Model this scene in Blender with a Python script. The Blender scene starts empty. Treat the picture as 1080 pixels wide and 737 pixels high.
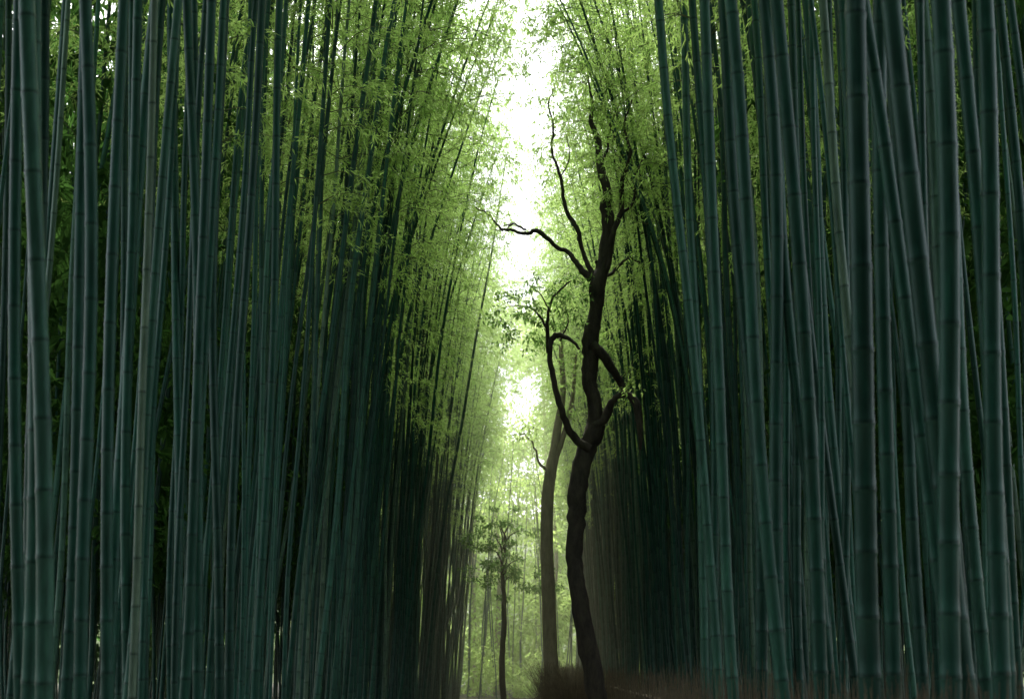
import bpy, math, random
import numpy as np
from mathutils import Vector, Matrix
random.seed(7); rng=np.random.default_rng(7)
scene=bpy.context.scene
scene.view_settings.view_transform='Standard'; scene.view_settings.look='None'; scene.view_settings.exposure=0
COL=scene.collection

# ---------------------------------------------------------------- world / sun
SUN_EL=math.radians(52); SUN_AZ=math.radians(-6)     # azimuth measured from +Y toward +X
w=bpy.data.worlds.new("World"); scene.world=w; w.use_nodes=True
nt=w.node_tree; bg=nt.nodes['Background']
sky=nt.nodes.new('ShaderNodeTexSky'); sky.sky_type='NISHITA'; sky.sun_disc=False
sky.sun_elevation=SUN_EL; sky.sun_rotation=SUN_AZ; sky.dust_density=4.0; sky.air_density=1.0; sky.ozone_density=1.0
hs=nt.nodes.new('ShaderNodeHueSaturation'); hs.inputs['Saturation'].default_value=0.4; hs.inputs['Value'].default_value=3.5
nt.links.new(sky.outputs[0],hs.inputs['Color']); nt.links.new(hs.outputs[0],bg.inputs['Color'])
bg.inputs['Strength'].default_value=0.15
sl=bpy.data.lights.new("sun","SUN"); sl.energy=5.0; sl.angle=math.radians(8); sl.color=(1,0.95,0.78)
so=bpy.data.objects.new("sun",sl); COL.objects.link(so)
sd=Vector((math.sin(SUN_AZ)*math.cos(SUN_EL),math.cos(SUN_AZ)*math.cos(SUN_EL),math.sin(SUN_EL)))
so.rotation_euler=(sd).to_track_quat('Z','Y').to_euler(); so.location=(0,40,60)

# ---------------------------------------------------------------- camera
cam=bpy.data.cameras.new("camera"); co=bpy.data.objects.new("camera",cam); COL.objects.link(co)
cam.lens=50; cam.sensor_width=36; cam.clip_end=3000; cam.shift_y=0.16
co.location=(0,0,1.6); co.rotation_euler=(math.radians(96),0,0)
cam.dof.use_dof=True; cam.dof.focus_distance=20; cam.dof.aperture_fstop=2.8
scene.camera=co

# ---------------------------------------------------------------- materials
def newmat(n):
    m=bpy.data.materials.new(n); m.use_nodes=True
    t=m.node_tree; t.nodes.clear(); o=t.nodes.new('ShaderNodeOutputMaterial'); return m,t,o
def ramp(t,stops):
    r=t.nodes.new('ShaderNodeValToRGB'); e=r.color_ramp.elements
    while len(e)<len(stops): e.new(0.5)
    for i,(p,c) in enumerate(stops): e[i].position=p; e[i].color=(*c,1)
    return r
def mixc(t,mode='MIX'):
    n=t.nodes.new('ShaderNodeMix'); n.data_type='RGBA'; n.blend_type=mode; return n
def attr(t,n):
    a=t.nodes.new('ShaderNodeAttribute'); a.attribute_name=n; return a
def mat_culm():
    m,t,o=newmat("bamboo_culm"); L=t.links.new
    b=t.nodes.new('ShaderNodeBsdfPrincipled'); L(b.outputs[0],o.inputs[0])
    r=ramp(t,[(0,(0.0015,0.018,0.013)),(0.35,(0.004,0.038,0.027)),(0.68,(0.011,0.070,0.048)),(0.87,(0.036,0.110,0.076)),(1,(0.14,0.20,0.14))])
    L(attr(t,'rand').outputs['Fac'],r.inputs[0])
    tc=t.nodes.new('ShaderNodeTexCoord')
    mp=t.nodes.new('ShaderNodeMapping'); mp.inputs['Scale'].default_value=(18,18,2.6); L(tc.outputs['Object'],mp.inputs[0])
    nz=t.nodes.new('ShaderNodeTexNoise'); nz.inputs['Scale'].default_value=1.0; nz.inputs['Detail'].default_value=4; nz.inputs['Roughness'].default_value=0.72; L(mp.outputs[0],nz.inputs['Vector'])
    r2=ramp(t,[(0.3,(0.4,0.42,0.42)),(0.55,(1,1,1)),(0.75,(2.0,1.85,1.75))]); L(nz.outputs['Fac'],r2.inputs[0])
    mx=mixc(t,'MULTIPLY'); mx.inputs[0].default_value=1; L(r.outputs[0],mx.inputs[6]); L(r2.outputs[0],mx.inputs[7])
    mx2=mixc(t); L(attr(t,'ring').outputs['Fac'],mx2.inputs[0]); L(mx.outputs[2],mx2.inputs[6]); mx2.inputs[7].default_value=(0.065,0.135,0.10,1)
    mx3=mixc(t); L(attr(t,'scar').outputs['Fac'],mx3.inputs[0]); L(mx2.outputs[2],mx3.inputs[6]); mx3.inputs[7].default_value=(0.002,0.010,0.007,1)
    L(mx3.outputs[2],b.inputs['Base Color'])
    rr=t.nodes.new('ShaderNodeMapRange'); rr.inputs[3].default_value=0.28; rr.inputs[4].default_value=0.55; L(nz.outputs['Fac'],rr.inputs[0]); L(rr.outputs[0],b.inputs['Roughness'])
    b.inputs['Specular IOR Level'].default_value=0.38; b.inputs['Specular Tint'].default_value=(0.65,1,0.85,1)
    return m
def mat_leaf(name,dif,trans,var=0.5):
    m,t,o=newmat(name); L=t.links.new
    d=t.nodes.new('ShaderNodeBsdfDiffuse'); tr=t.nodes.new('ShaderNodeBsdfTranslucent'); ad=t.nodes.new('ShaderNodeMixShader'); ad.inputs[0].default_value=0.6
    mr=t.nodes.new('ShaderNodeMapRange'); mr.inputs[3].default_value=1-var; mr.inputs[4].default_value=1+var; L(attr(t,'rand').outputs['Fac'],mr.inputs[0])
    for sh,c in((d,dif),(tr,trans)):
        v=t.nodes.new('ShaderNodeVectorMath'); v.operation='SCALE'; v.inputs[0].default_value=c; L(mr.outputs[0],v.inputs['Scale']); L(v.outputs[0],sh.inputs['Color'])
    L(d.outputs[0],ad.inputs[1]); L(tr.outputs[0],ad.inputs[2]); L(ad.outputs[0],o.inputs[0])
    return m
def mat_noise(name,c1,c2,scale,rough=0.9,bump=0.3,stretch=(1,1,1)):
    m,t,o=newmat(name); L=t.links.new
    b=t.nodes.new('ShaderNodeBsdfPrincipled'); L(b.outputs[0],o.inputs[0]); b.inputs['Roughness'].default_value=rough
    tc=t.nodes.new('ShaderNodeTexCoord'); mp=t.nodes.new('ShaderNodeMapping'); mp.inputs['Scale'].default_value=stretch; L(tc.outputs['Object'],mp.inputs[0])
    nz=t.nodes.new('ShaderNodeTexNoise'); nz.inputs['Scale'].default_value=scale; nz.inputs['Detail'].default_value=6; nz.inputs['Roughness'].default_value=0.7; L(mp.outputs[0],nz.inputs['Vector'])
    r=ramp(t,[(0.35,c1),(0.65,c2)]); L(nz.outputs['Fac'],r.inputs[0]); L(r.outputs[0],b.inputs['Base Color'])
    bp=t.nodes.new('ShaderNodeBump'); bp.inputs['Strength'].default_value=bump; bp.inputs['Distance'].default_value=0.03; L(nz.outputs['Fac'],bp.inputs['Height']); L(bp.outputs[0],b.inputs['Normal'])
    return m
M_culm=mat_culm()
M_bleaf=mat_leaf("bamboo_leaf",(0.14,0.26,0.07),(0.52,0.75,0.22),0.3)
M_deep=mat_leaf("shaded_leaf",(0.03,0.08,0.022),(0.07,0.17,0.035),0.35)  # darker copy of the bamboo leaf; deep-grove shade is put into the colour
M_far=mat_leaf("far_leaf",(0.26,0.37,0.10),(0.60,0.82,0.22),0.2)  # paler than the near leaves; the distant glow is put into the colour
M_tleaf=mat_leaf("tree_leaf",(0.06,0.14,0.05),(0.20,0.36,0.09),0.4)
M_bark=mat_noise("dark_bark",(0.014,0.011,0.008),(0.065,0.052,0.037),9,0.8,0.9,(1,1,0.35))
M_bark2=mat_noise("pale_bark",(0.17,0.15,0.10),(0.32,0.27,0.19),7,0.85,0.5,(1,1,0.3))
M_twig=mat_noise("twig",(0.05,0.07,0.03),(0.12,0.13,0.05),5)
M_dry=mat_noise("dry_brush",(0.07,0.055,0.034),(0.20,0.155,0.10),6)
M_ground=mat_noise("leaf_litter",(0.020,0.022,0.012),(0.07,0.065,0.03),3,0.95,0.6)
M_path=mat_noise("path_earth",(0.08,0.08,0.055),(0.15,0.15,0.10),1.5,0.95,0.2)
M_hill=mat_noise("hill_woodland",(0.05,0.09,0.03),(0.14,0.20,0.06),.5,0.95,0.6)
mm,mt,mo=newmat("mist"); vs=mt.nodes.new('ShaderNodeVolumeScatter'); vs.inputs['Color'].default_value=(0.92,1.0,0.62,1); vs.inputs['Density'].default_value=0.0062; vs.inputs['Anisotropy'].default_value=0.45
mt.links.new(vs.outputs[0],mo.inputs['Volume']); M_mist=mm

# ---------------------------------------------------------------- mesh helpers
KEYS=('ring','scar','rand')
class MB:
    def __init__(s): s.v=[];s.f=[];s.n=0;s.mi=[];s.attr={k:[] for k in KEYS}
    def add(s,v,f,mi=0,**a):
        v=np.asarray(v,float); f=np.asarray(f,int); s.v.append(v); s.f.append(f+s.n); s.mi.append(np.full(len(f),mi))
        for k in KEYS: s.attr[k].append(np.asarray(a[k],float) if k in a else np.zeros(len(v)))
        s.n+=len(v)
    def pack(s):
        return (np.concatenate(s.v),np.concatenate(s.f),np.concatenate(s.mi),{k:np.concatenate(a) for k,a in s.attr.items()})
    def mesh(s,name,mats,smooth=True):
        me=bpy.data.meshes.new(name); V,F,MI,A=s.pack()
        me.vertices.add(len(V)); me.vertices.foreach_set('co',V.astype(np.float32).ravel())
        me.loops.add(F.size); me.loops.foreach_set('vertex_index',F.ravel().astype(np.int32))
        me.polygons.add(len(F)); me.polygons.foreach_set('loop_start',np.arange(0,F.size,4,dtype=np.int32))
        me.polygons.foreach_set('material_index',MI.astype(np.int32))
        me.polygons.foreach_set('use_smooth',np.full(len(F),smooth))
        for k,a in A.items():
            at=me.attributes.new(k,'FLOAT','POINT'); at.data.foreach_set('value',a.astype(np.float32))
        for m in mats: me.materials.append(m)
        me.update(calc_edges=True); return me
def tube(mb,pts,rad,sides=8,mi=0,lump=0,**a):
    P=np.asarray(pts,float); R=np.asarray(rad,float); n=len(P)
    T=np.gradient(P,axis=0); T/=np.linalg.norm(T,axis=1)[:,None]+1e-9
    ref=np.array([0.0,1,0]) if abs(T[:,1]).mean()<0.8 else np.array([1.0,0,0])
    U=np.cross(T,ref); U/=np.linalg.norm(U,axis=1)[:,None]+1e-9; W=np.cross(T,U)
    th=np.arange(sides)/sides*2*np.pi
    rr=R[:,None]*np.ones(sides)[None,:]
    if lump: 
        ph=rng.uniform(0,6.28,3)
        rr=rr*(1+lump*np.sin(2*th[None,:]+ph[0]+np.arange(n)[:,None]*0.25)+lump*0.7*np.sin(3*th[None,:]+ph[1]-np.arange(n)[:,None]*0.4)+lump*0.6*rng.normal(size=rr.shape))
    V=P[:,None,:]+rr[:,:,None]*(U[:,None,:]*np.cos(th)[None,:,None]+W[:,None,:]*np.sin(th)[None,:,None])
    V=V.reshape(-1,3); i=np.arange(n-1)[:,None]*sides; j=np.arange(sides)[None,:]; j2=(j+1)%sides
    F=np.stack([i+j,i+j2,i+sides+j2,i+sides+j],-1).reshape(-1,4)
    kw={k:np.repeat(v,sides) for k,v in a.items()}
    mb.add(V,F,mi,**kw)
def leaves(mb,C,D,length,width,mi,flat=0.6):
    n=len(C); D=D/(np.linalg.norm(D,axis=1)[:,None]+1e-9)
    Nn=rng.normal(size=(n,3))*flat; Nn[:,2]+=1
    S=np.cross(D,Nn); S/=np.linalg.norm(S,axis=1)[:,None]+1e-9
    l=length*rng.uniform(.65,1.25,n)[:,None]; wd=width*rng.uniform(.7,1.2,n)[:,None]
    mid=C+D*l*.42
    V=np.stack([C,mid+S*wd*.5,C+D*l+np.array([0,0,-1])*l*.15,mid-S*wd*.5],1).reshape(-1,3)
    F=np.arange(4*n).reshape(n,4)
    mb.add(V,F,mi,rand=np.repeat(rng.uniform(0,1,n),4))
def smooth_path(pts,sub=6):
    P=np.array(pts,float); out=[]
    Q=np.vstack([2*P[0]-P[1],P,2*P[-1]-P[-2]])
    for i in range(1,len(Q)-2):
        for k in range(sub):
            t=k/sub; p0,p1,p2,p3=Q[i-1],Q[i],Q[i+1],Q[i+2]
            out.append(.5*((2*p1)+(-p0+p2)*t+(2*p0-5*p1+4*p2-p3)*t*t+(-p0+3*p1-3*p2+p3)*t**3))
    out.append(P[-1]); return np.array(out)
def obj(name,me,parent=None,loc=(0,0,0)):
    o=bpy.data.objects.new(name,me); COL.objects.link(o); o.location=loc
    if parent: o.parent=parent
    return o

# ---------------------------------------------------------------- bamboo variants
H=16.0
def make_variant(k,crown_z,bend):
    rs=np.random.default_rng(100+k)
    zs=[0]; g=0.16
    while zs[-1]<H: zs.append(zs[-1]+g*rs.uniform(.93,1.07)); g=min(g*1.07,0.38) if zs[-1]<9 else max(g*.97,.24)
    zs=np.array(zs)
    ph=rs.uniform(0,6.28,4)
    def centre(z):
        z=np.asarray(z,float); t=np.clip((z-4)/(H-4),0,1.2)
        x=bend*t**2.1+0.06*np.sin(z*.55+ph[0])+0.02*np.sin(z*1.3+ph[1])
        y=0.08*np.sin(z*.42+ph[2])+0.02*np.sin(z*1.7+ph[3]); zz=z-0.10*bend*t**3
        return np.stack([x,y,zz],-1)
    def radius(z): return 0.050*(1-0.25*z/H)*np.clip(1.06-(z/H)**3.2,0.1,1)
    out=[]
    HI=((-.028,.99,.30,0),(-.012,1.02,.58,0),(-.004,1.07,.3,.3),(0,1.04,0,.85),(.007,1.075,0,.4),(.018,1.0,.1,0),(.08,.98,0,0))
    LO=((-.02,1.0,.5,0),(.0,1.07,.1,.5),(.02,.99,0,0))
    for prof,sides in((HI,12),(LO,6)):
        mb=MB(); Z=[];R=[];ring=[];scar=[]
        for a in zs[:-1]:
            r=radius(a); q=rs.uniform(.3,1)
            for dz,f,rg,sc in prof:
                if a+dz<0 and dz<0: continue
                Z.append(a+dz);R.append(r*f);ring.append(rg*q);scar.append(sc)
        tube(mb,centre(np.array(Z)),R,sides,0,ring=ring,scar=scar); out.append(mb.pack())
    for lod in(0,1):
        cb=MB(); cz=crown_z if lod==0 else max(3.0,crown_z-4.5)
        for z in [z for z in zs if z>cz]:
            c=centre(z); fr=(z-cz)/(H-cz)
            for s in range(2):
                if rs.uniform()<(.25 if lod==0 else .12): continue
                az=rs.uniform(0,6.28); ln=rs.uniform(.6,1.7)*(0.55+0.9*min(fr*3,1)*(1-fr*.55))
                d=np.array([math.cos(az),math.sin(az),0])
                f=lambda t:c+d*ln*t+np.array([0,0,1.0])*ln*(0.65*t-0.75*t**2)
                if lod==0: tube(cb,f(np.linspace(0,1,5)[:,None]),np.linspace(.008,.002,5),3,0)
                for q in range(7 if lod==0 else 3):
                    base=f(rs.uniform(.2,1))
                    td=d*.6+rs.normal(size=3)*.6; td[2]=td[2]*.5-.1; td/=np.linalg.norm(td); tl=rs.uniform(.2,.55)
                    n=15 if lod==0 else 7; u=rs.uniform(.1,1,n)[:,None]
                    C=base+td*tl*u+np.array([0,0,-.25])*tl*u*u+rs.normal(size=(n,3))*.02
                    D=td[None,:]*.8+rs.normal(size=(n,3))*.55+np.array([0,0,-.35])
                    if lod==0: leaves(cb,C,D,.10,.020,1)
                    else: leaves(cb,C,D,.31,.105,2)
        out.append(cb.pack())
    return out
VARS=[make_variant(k,cz,bd) for k,(cz,bd) in enumerate([(7.4,.8),(8.6,1.5),(7.8,0.5),(9.2,1.1),(7.0,.7),(8.4,1.9),(9.8,1.3),(8.6,3.2)])]
print('crown quads',[(len(v[2][1]),len(v[3][1])) for v in VARS])

def empty(name,loc=(0,0,0)):
    e=bpy.data.objects.new(name,None); COL.objects.link(e); e.location=loc; return e
CM={-1:MB(),1:MB()}; LM={-1:MB(),1:MB()}
LE,RE=-2.3,2.8
placed=[]; cnt=[0,0]
def stamp(mb,pk,M,dr):
    V,F,MI,A=pk; M=np.array(M); V2=V@M[:3,:3].T+M[:3,3]
    mb.v.append(V2); mb.f.append(F+mb.n); mb.mi.append(MI)
    for k in KEYS: mb.attr[k].append(A[k] if k!='rand' else np.clip(A[k]*(.6 if dr[0] else 1)+dr[1],0,1))
    mb.n+=len(V)
def plant(x,y,side,lean_x=0,lean_y=0,sc=1,rz=None,var=None,crown=1,zs=None,tone=None):
    v=VARS[var if var is not None else random.randrange(7)]
    if rz is None: rz=(0 if side<0 else math.pi)+random.gauss(0,.6)
    h=zs or random.uniform(.88,1.1)
    R=Matrix.Translation((x,y,0)) @ Matrix.Rotation(lean_x,4,'Y') @ Matrix.Rotation(-lean_y,4,'X') @ Matrix.Rotation(rz,4,'Z')
    stamp(CM[side],v[0] if 0<y<14 else v[1],R@Matrix.Diagonal((sc,sc,h,1)),(0,random.random() if tone is None else tone)); cnt[0]+=1
    if crown:
        stamp(LM[side],v[1+crown],R@Matrix.Diagonal((max(sc,.85),max(sc,.85),h,1)),(1,random.uniform(0,.4))); cnt[1]+=1
    placed.append((x,y))
def free(x,y,d): return all((x-a)**2+(y-b)**2>d*d for a,b in placed)
D=math.radians
HERO=[
 (2.08,6.5,1,-1.0,1.0),(2.34,6.8,1,-5.0,1.05),(2.50,7.2,1,-0.5,.95),(2.72,7.7,1,-2.0,.85),(2.46,7.5,1,-5.5,.8),
 (1.83,7.0,1,-.6,1.15),(1.86,8.5,1,-2.0,.9),(1.70,8.4,1,-3.4,.85),(1.76,9.1,1,-.8,.9),(1.70,10.0,1,-2.6,.85),
 (1.84,11.0,1,-.5,1.0),(1.92,12.6,1,-4.0,.9),(1.84,13.1,1,-.2,.85),(1.98,14.5,1,-1.0,.95),(2.35,9.6,1,.4,.85),(2.9,8.8,1,-1.5,.85),
 (2.5,8.4,1,-2.2,.75),(2.2,8.1,1,-.2,.9),(2.1,9.2,1,-3.2,.7),
 (-2.30,6.5,-1,-2.6,.8),(-2.18,6.7,-1,-2.8,.85),(-2.42,7.1,-1,-.8,.8),(-2.20,7.6,-1,-2.4,.75),(-2.30,8.3,-1,-1,.75),(-2.2,9.1,-1,1.6,.7),
 (-2.22,10.2,-1,-1.6,.75),(-2.15,11.0,-1,.6,.7),(-2.2,12.0,-1,1.5,.7),(-2.6,7.8,-1,-1.8,.7),(-2.75,8.6,-1,.2,.75),(-2.5,9.6,-1,-1,.7),
]
for x,y,s,l,sc in HERO:
    plant(x,y,s,D(l),D(random.uniform(-1,1)),sc,var=random.choice([0,2,4,3]),zs=1.1,crown=1,tone=random.uniform(.25,.85))
for side in(-1,1):
    E=LE if side<0 else RE
    n=0
    for _ in range(8000):
        y=7.5+random.uniform(0,1)**.85*57; off=random.expovariate(1/1.2)
        if off>4: continue
        if side>0 and y<15: off+=random.uniform(0,.3)-.5
        x=E+side*off
        if not free(x,y,.16): continue
        base=(.5 if y<14 else 2.6) if side<0 else 1.6
        plant(x,y,side,D(-side*random.gauss(base,1.7)),D(random.gauss(0,1.4)),random.choice([random.uniform(.40,.6),random.uniform(.6,.9)]),crown=1 if random.random()<.48 else 0); n+=1
        if n>410: break
    for q in range(8):
        y=random.uniform(19,27) if q<6 else random.uniform(30,42); plant(E+side*random.uniform(0,.6),y,side,D(-side*random.uniform(2,4)),0,.75,rz=(0 if side<0 else math.pi)+random.gauss(0,.3),var=7,crown=1)
    n=0
    for _ in range(5000):
        y=random.uniform(8,68); x=side*random.uniform(4,27)
        if abs(x)>y*.42+3.5: continue
        if not free(x,y,.38): continue
        deep=abs(x)>6.5 and y>15
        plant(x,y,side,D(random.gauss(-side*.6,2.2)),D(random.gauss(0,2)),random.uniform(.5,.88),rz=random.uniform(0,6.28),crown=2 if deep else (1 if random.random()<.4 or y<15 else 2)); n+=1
        if n>500: break
    n=0
    for _ in range(600):  # unseen grove continued backward; strongly bent culms added to shade the foreground
        y=random.uniform(-14,8); x=side*random.uniform(3.1,10)
        if y>0 and abs(x)<y*.38+.8: continue
        if not free(x,y,.75): continue
        plant(x,y,side,D(-side*random.gauss(2.4,1.5)),D(random.gauss(0,1.5)),random.uniform(.7,.95),crown=2 if y<4 else 1,var=random.choice([5,7,1,3])); n+=1
        if n>84: break
    for _ in range(22):         # unseen culms added across the path behind the viewpoint to darken the foreground
        plant(side*random.uniform(0,4),random.uniform(-17,-9),side,0,0,.8,crown=2)
    for _ in range(15):         # culms where the path bends away at its far end
        plant(side*random.uniform(0,3.2)+.3,random.uniform(60,71),side,D(random.gauss(0,2.5)),0,random.uniform(.5,.8),crown=0 if random.random()<.8 else 1,zs=random.uniform(.6,.9),tone=random.uniform(.6,1))
for (x,y,l,ly) in((4.2,13,38,5),(3.2,11.0,24,3),(6,17,33,0)):
    plant(x,y,1,D(l),D(ly),.7,rz=0,var=2,crown=0,zs=.6,tone=1)
for side in(-1,1):
    e=empty("bamboo_grove",(0,0,0))
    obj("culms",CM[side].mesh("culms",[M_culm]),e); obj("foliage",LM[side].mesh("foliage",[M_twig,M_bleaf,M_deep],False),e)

# ---------------------------------------------------------------- crooked dark tree
def leafcloud(mb,c,r,n,length,width,mi,flat=.7,squash=.45):
    p=rng.normal(size=(n,3)); p/=np.linalg.norm(p,axis=1)[:,None]; p*=rng.uniform(.15,1,n)[:,None]**.6
    p[:,2]*=squash; C=np.array(c)+p*r
    D_=p*.6+rng.normal(size=(n,3))*.6; D_[:,2]-=.25
    leaves(mb,C,D_,length,width,mi,flat)
U=0.0152
def limb(mb,prof,base,sc,mi=0,sides=10,lump=.05,depth=0.0,wob=.06,rs=1.0,kink=0):
    a=np.array(prof,float); y=np.cumsum(rng.normal(size=len(a))*wob)+depth*np.linspace(0,1,len(a)); y-=y[0]
    P=np.stack([a[:,0]*sc,y,a[:,1]*sc+base],1); S=smooth_path(np.hstack([P,a[:,2:3]*sc*rs]),5)
    if kink: 
        k=rng.normal(size=(len(S),3))*kink; k[0]=0; S[:,:3]+=k
    tube(mb,S[:,:3],np.maximum(S[:,3],.004),sides,mi,lump); return S
tb=MB()
trunk=[(13,-73,22),(10,-60,15),(7,-20,12.5),(5,0,12),(-3,45,12.5),(-11,95,12.5),(-17,140,12),(-15,182,12),(-11,215,11.5),(-5,250,12),(5,272,14),(6,300,10.5),(0,322,10.5),(1,345,10),(2,370,11),(7,395,10),(8,420,12),(15,444,9.5),(21,480,8.5),(17,505,7.5),(19,525,6.5),(12,550,6),(10,580,4.4),(3,600,3),(5,620,2),(0,650,1)]
limb(tb,trunk,1.1,U,lump=.10,wob=.04,rs=.76,kink=.006)
LIMBS=[
 [(5,275,6),(17,286,7),(24,302,4.6),(38,308,4),(47,297,5),(50,278,4.5),(51,250,2)],
 [(2,362,7),(14,350,7),(24,338,6),(34,326,5),(40,312,2)],
 [(0,252,6),(-18,265,5),(-30,290,4),(-38,325,3.6),(-42,352,3.6),(-36,366,4),(-22,362,2.4),(-12,350,1.4)],
 [(-42,352,3),(-44,380,2.2),(-38,405,1.6),(-20,420,1)],[(-44,378,1.6),(-58,396,1.1),(-76,402,.8),(-92,398,.4)],[(-40,395,1),(-52,412,.8),(-66,420,.4)],[(-30,364,1.4),(-22,385,1),(-24,402,.5)],
 [(2,430,5),(-12,446,3.6),(-22,462,3.4),(-34,468,3),(-52,484,2.8),(-66,483,2.4),(-80,489,2),(-92,490,1.6),(-106,504,1.1),(-118,508,.6)],
 [(-66,483,1.6),(-78,495,1.2),(-90,497,.6)],[(-80,489,1.2),(-88,478,.8),(-98,474,.5)],
 [(4,435,4),(-6,460,3),(-12,485,3),(-24,508,2.4),(-29,540,2.2),(-38,570,1.8),(-36,600,1.5),(-42,622,1),(-34,640,.6)],
 [(-29,540,1.2),(-20,560,.9),(-22,588,.5)],
 [(9,420,4.4),(20,446,4),(24,475,3.6),(34,500,3.2),(34,530,2.8),(42,556,2),(36,585,1.4),(44,612,.8)],
 [(30,497,2.2),(46,510,1.8),(50,542,1.2),(62,570,.7)],
 [(11,550,2.2),(20,573,1.6),(25,600,1.1),(34,626,.6)],
 [(8,450,3.4),(18,435,2.6),(30,447,2.4),(42,458,1.4),(56,456,.6)],
]
for l in LIMBS: limb(tb,l,1.1,U,sides=7,lump=.08,wob=.07,depth=rng.uniform(-.5,.5),rs=.8,kink=.006)
for k in range(50):
    u=rng.normal(-50,24); v=rng.normal(392,24); r=rng.uniform(5,13)
    leafcloud(tb,(u*U,rng.uniform(-.8,.8),1.1+v*U),r*U,int(r*3.2),.08,.034,1,squash=.6)
for (u,v,r,n) in((-38,600,22,90),(5,620,24,110),(42,590,26,140),(55,545,18,80),(-24,560,16,50),(-110,500,18,40),(20,560,22,80),(45,450,14,40),(38,308,12,30)):
    leafcloud(tb,(u*U,rng.uniform(-.6,.6),1.1+v*U),r*U*1.3,n,.09,.04,2,squash=.8)
tree=obj("crooked_tree",tb.mesh("crooked_tree",[M_bark,M_tleaf,M_bleaf]),loc=(1.22,22,0))
# ---------------------------------------------------------------- pale trunk tree
pb=MB(); U2=.0238
limb(pb,[(6,-70,14),(4,-40,11),(2,0,9),(0,60,8.5),(-2,120,8),(-1,170,8),(3,205,7.5),(7,225,6.5),(10,250,5),(16,290,4),(14,340,3),(18,380,2)],1.65,U2,lump=.03,wob=.02,rs=.85)
limb(pb,[(7,215,4),(16,240,3),(26,280,2.4),(30,330,1.6)],1.65,U2,sides=7)
limb(pb,[(2,200,3),(-10,212,2),(-16,232,1.5),(-30,244,1)],1.65,U2,sides=7,rs=.7,kink=.02)
for (u,v,r,n) in((20,380,30,500),(32,330,24,300),(-4,345,22,300),(-24,244,16,110),(12,300,24,260),(26,262,14,100)):
    leafcloud(pb,(u*U2,rng.uniform(-.5,.5),1.65+v*U2),r*U2,n,.13,.05,1,squash=.8)
obj("broadleaf_tree",pb.mesh("broadleaf_tree",[M_bark2,M_bleaf]),loc=(.93,36,0))
# ---------------------------------------------------------------- small maple
sb=MB(); U3=.028
limb(sb,[(2,-60,4),(-1,0,3.6),(2,50,3),(-1,95,2.4),(3,125,1.6),(-2,142,.8)],1.65,U3,sides=7,lump=.05,wob=.03,kink=.01,rs=.85)
for k in range(50):
    v=rng.uniform(66,162); u=rng.normal(10 if v<110 else 2,22)*(1.2-(v-60)/190); r=rng.uniform(6,13)
    if k%5==0: limb(sb,[(0,v-20,1),(u*.4,v-6,.7),(u,v,.3)],1.65,U3,sides=4,wob=.1,kink=.01)
    leafcloud(sb,(u*U3,rng.uniform(-.8,.8),1.65+v*U3),r*U3,int(r*8),.10,.05,1,squash=.5)
obj("maple_tree",sb.mesh("maple_tree",[M_bark,M_tleaf]),loc=(-.27,42,0))

# ---------------------------------------------------------------- distant forest (one object)
fb=MB()
def fartree(x,y,h,r,m,per,L,mi):
    limb(fb,[(0,0,.22),(rng.uniform(-.3,.3),h*.3,.18),(rng.uniform(-.5,.5),h*.6,.12),(0,h*.9,.04)],0,1,sides=6,wob=.1)
    fb.v[-1][:,0]+=x; fb.v[-1][:,1]+=y
    for _ in range(m):
        a=rng.uniform(0,6.28); q=rng.uniform(.1,1)*r; zz=rng.uniform(.03,1)*h; q*=math.sin(min(1,(1.12-zz/h)*2.6)*1.57)
        leafcloud(fb,(x+math.cos(a)*q,y+math.sin(a)*q,zz),rng.uniform(.8,2.1),per,L,L*.45,mi,squash=.7)
for y,h in((72,12),(84,22),(97,31)):
    for x in np.arange(-46,50,4.0):
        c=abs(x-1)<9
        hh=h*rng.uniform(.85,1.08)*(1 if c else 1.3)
        fartree(x+rng.uniform(-1.5,1.5),y+rng.uniform(-4,4),hh,3.4,int(hh*2.3) if c else 30,185 if c else 60,.32 if c else .75,1 if c else 2)  # side trees take the leaf colour with shade put into it
for k in range(40):           # shrub layer at the forest edge
    leafcloud(fb,(rng.uniform(-7,8),rng.uniform(63,70),rng.uniform(.2,2.2)),rng.uniform(.6,1.3),240,.22,.09,1,squash=.7)
obj("distant_forest",fb.mesh("distant_forest",[M_bark2,M_far,M_deep]))

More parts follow.
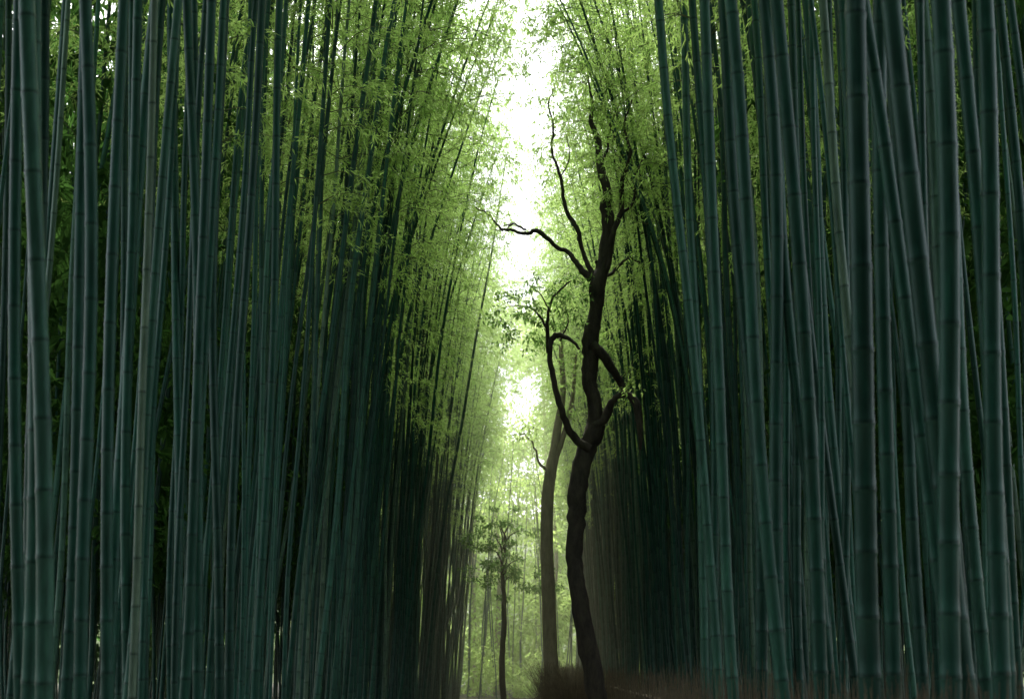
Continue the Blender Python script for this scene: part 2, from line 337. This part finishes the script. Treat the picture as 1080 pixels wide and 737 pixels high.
# ---------------------------------------------------------------- ground, hill, path, fence, dry grass, mist
def sheet(name,xs,ys,zf,mat):
    mb=MB(); X,Y=np.meshgrid(xs,ys); Z=zf(X,Y); V=np.stack([X,Y,Z],-1).reshape(-1,3); nx=len(xs)
    i=(np.arange(len(ys)-1)[:,None]*nx+np.arange(nx-1)[None,:]); F=np.stack([i,i+1,i+nx+1,i+nx],-1).reshape(-1,4)
    mb.add(V,F); return obj(name,mb.mesh(name,[mat]))
sheet("ground",np.linspace(-600,600,40),np.linspace(-600,900,50),lambda X,Y:X*0,M_ground)
sheet("hill",np.linspace(-160,160,60),np.linspace(112,240,40),lambda X,Y:-.3+20*np.clip((Y-114)/60,0,1)**.8+1.5*np.sin(X*.13)*np.sin(Y*.1)*np.clip((Y-114)/30,0,1),M_hill)
sheet("path",np.linspace(-1.5,1.7,6),np.linspace(-20,60,40),lambda X,Y:X*0+.004,M_path)
def boxmesh(name,a,b,mat):
    (x0,y0,z0),(x1,y1,z1)=a,b
    v=[(x0,y0,z0),(x1,y0,z0),(x1,y1,z0),(x0,y1,z0),(x0,y0,z1),(x1,y0,z1),(x1,y1,z1),(x0,y1,z1)]
    mb=MB(); mb.add(v,[(0,3,2,1),(4,5,6,7),(0,1,5,4),(1,2,6,5),(2,3,7,6),(3,0,4,7)]); return obj(name,mb.mesh(name,[mat],False))
boxmesh("mist",(-14,30,.05),(15,109,32),M_mist)
db=MB()
for k in range(5600):
    y=5.2+rng.uniform()**1.5*58; x=2.05+rng.normal()*.15 - (0.25 if y<14 else 0.1); h=rng.uniform(1.12,1.50)+max(0,rng.normal()*.09)
    if x<1.5 : continue
    n=4; t=np.linspace(0,1,n)[:,None]; e=np.array([rng.normal()*.14,rng.normal()*.16,h])
    P=np.array([x,y,0])+e*t+rng.normal(size=(n,3))*.02*t
    tube(db,P,np.linspace(.006,.0015,n),3,0)
for z in(.5,1.1):
    tube(db,[(1.95,5,z),(2.0,30,z+.02),(2.05,64,z)],[.03]*3,8,0)
obj("brush_fence",db.mesh("brush_fence",[M_dry]))
gb=MB()
for k in range(1300):
    cx,cy=((0,0),(.35,-1.5),(-.1,1.5))[k%3]
    a=rng.uniform(0,6.28); q=rng.uniform(0,.25); sp=rng.uniform(0,.6); h=rng.uniform(.9,1.95)
    t=np.linspace(0,1,5)[:,None]
    P=np.array([cx+q*math.cos(a),cy+q*math.sin(a),0])+np.array([math.cos(a)*sp,math.sin(a)*sp,0])*t**2+np.array([0,0,h])*(t-.15*t**3)
    tube(gb,P,np.linspace(.006,.002,5),3,0)
obj("dry_grass",gb.mesh("dry_grass",[M_dry]),loc=(1.0,33,0))
print("culms",cnt)
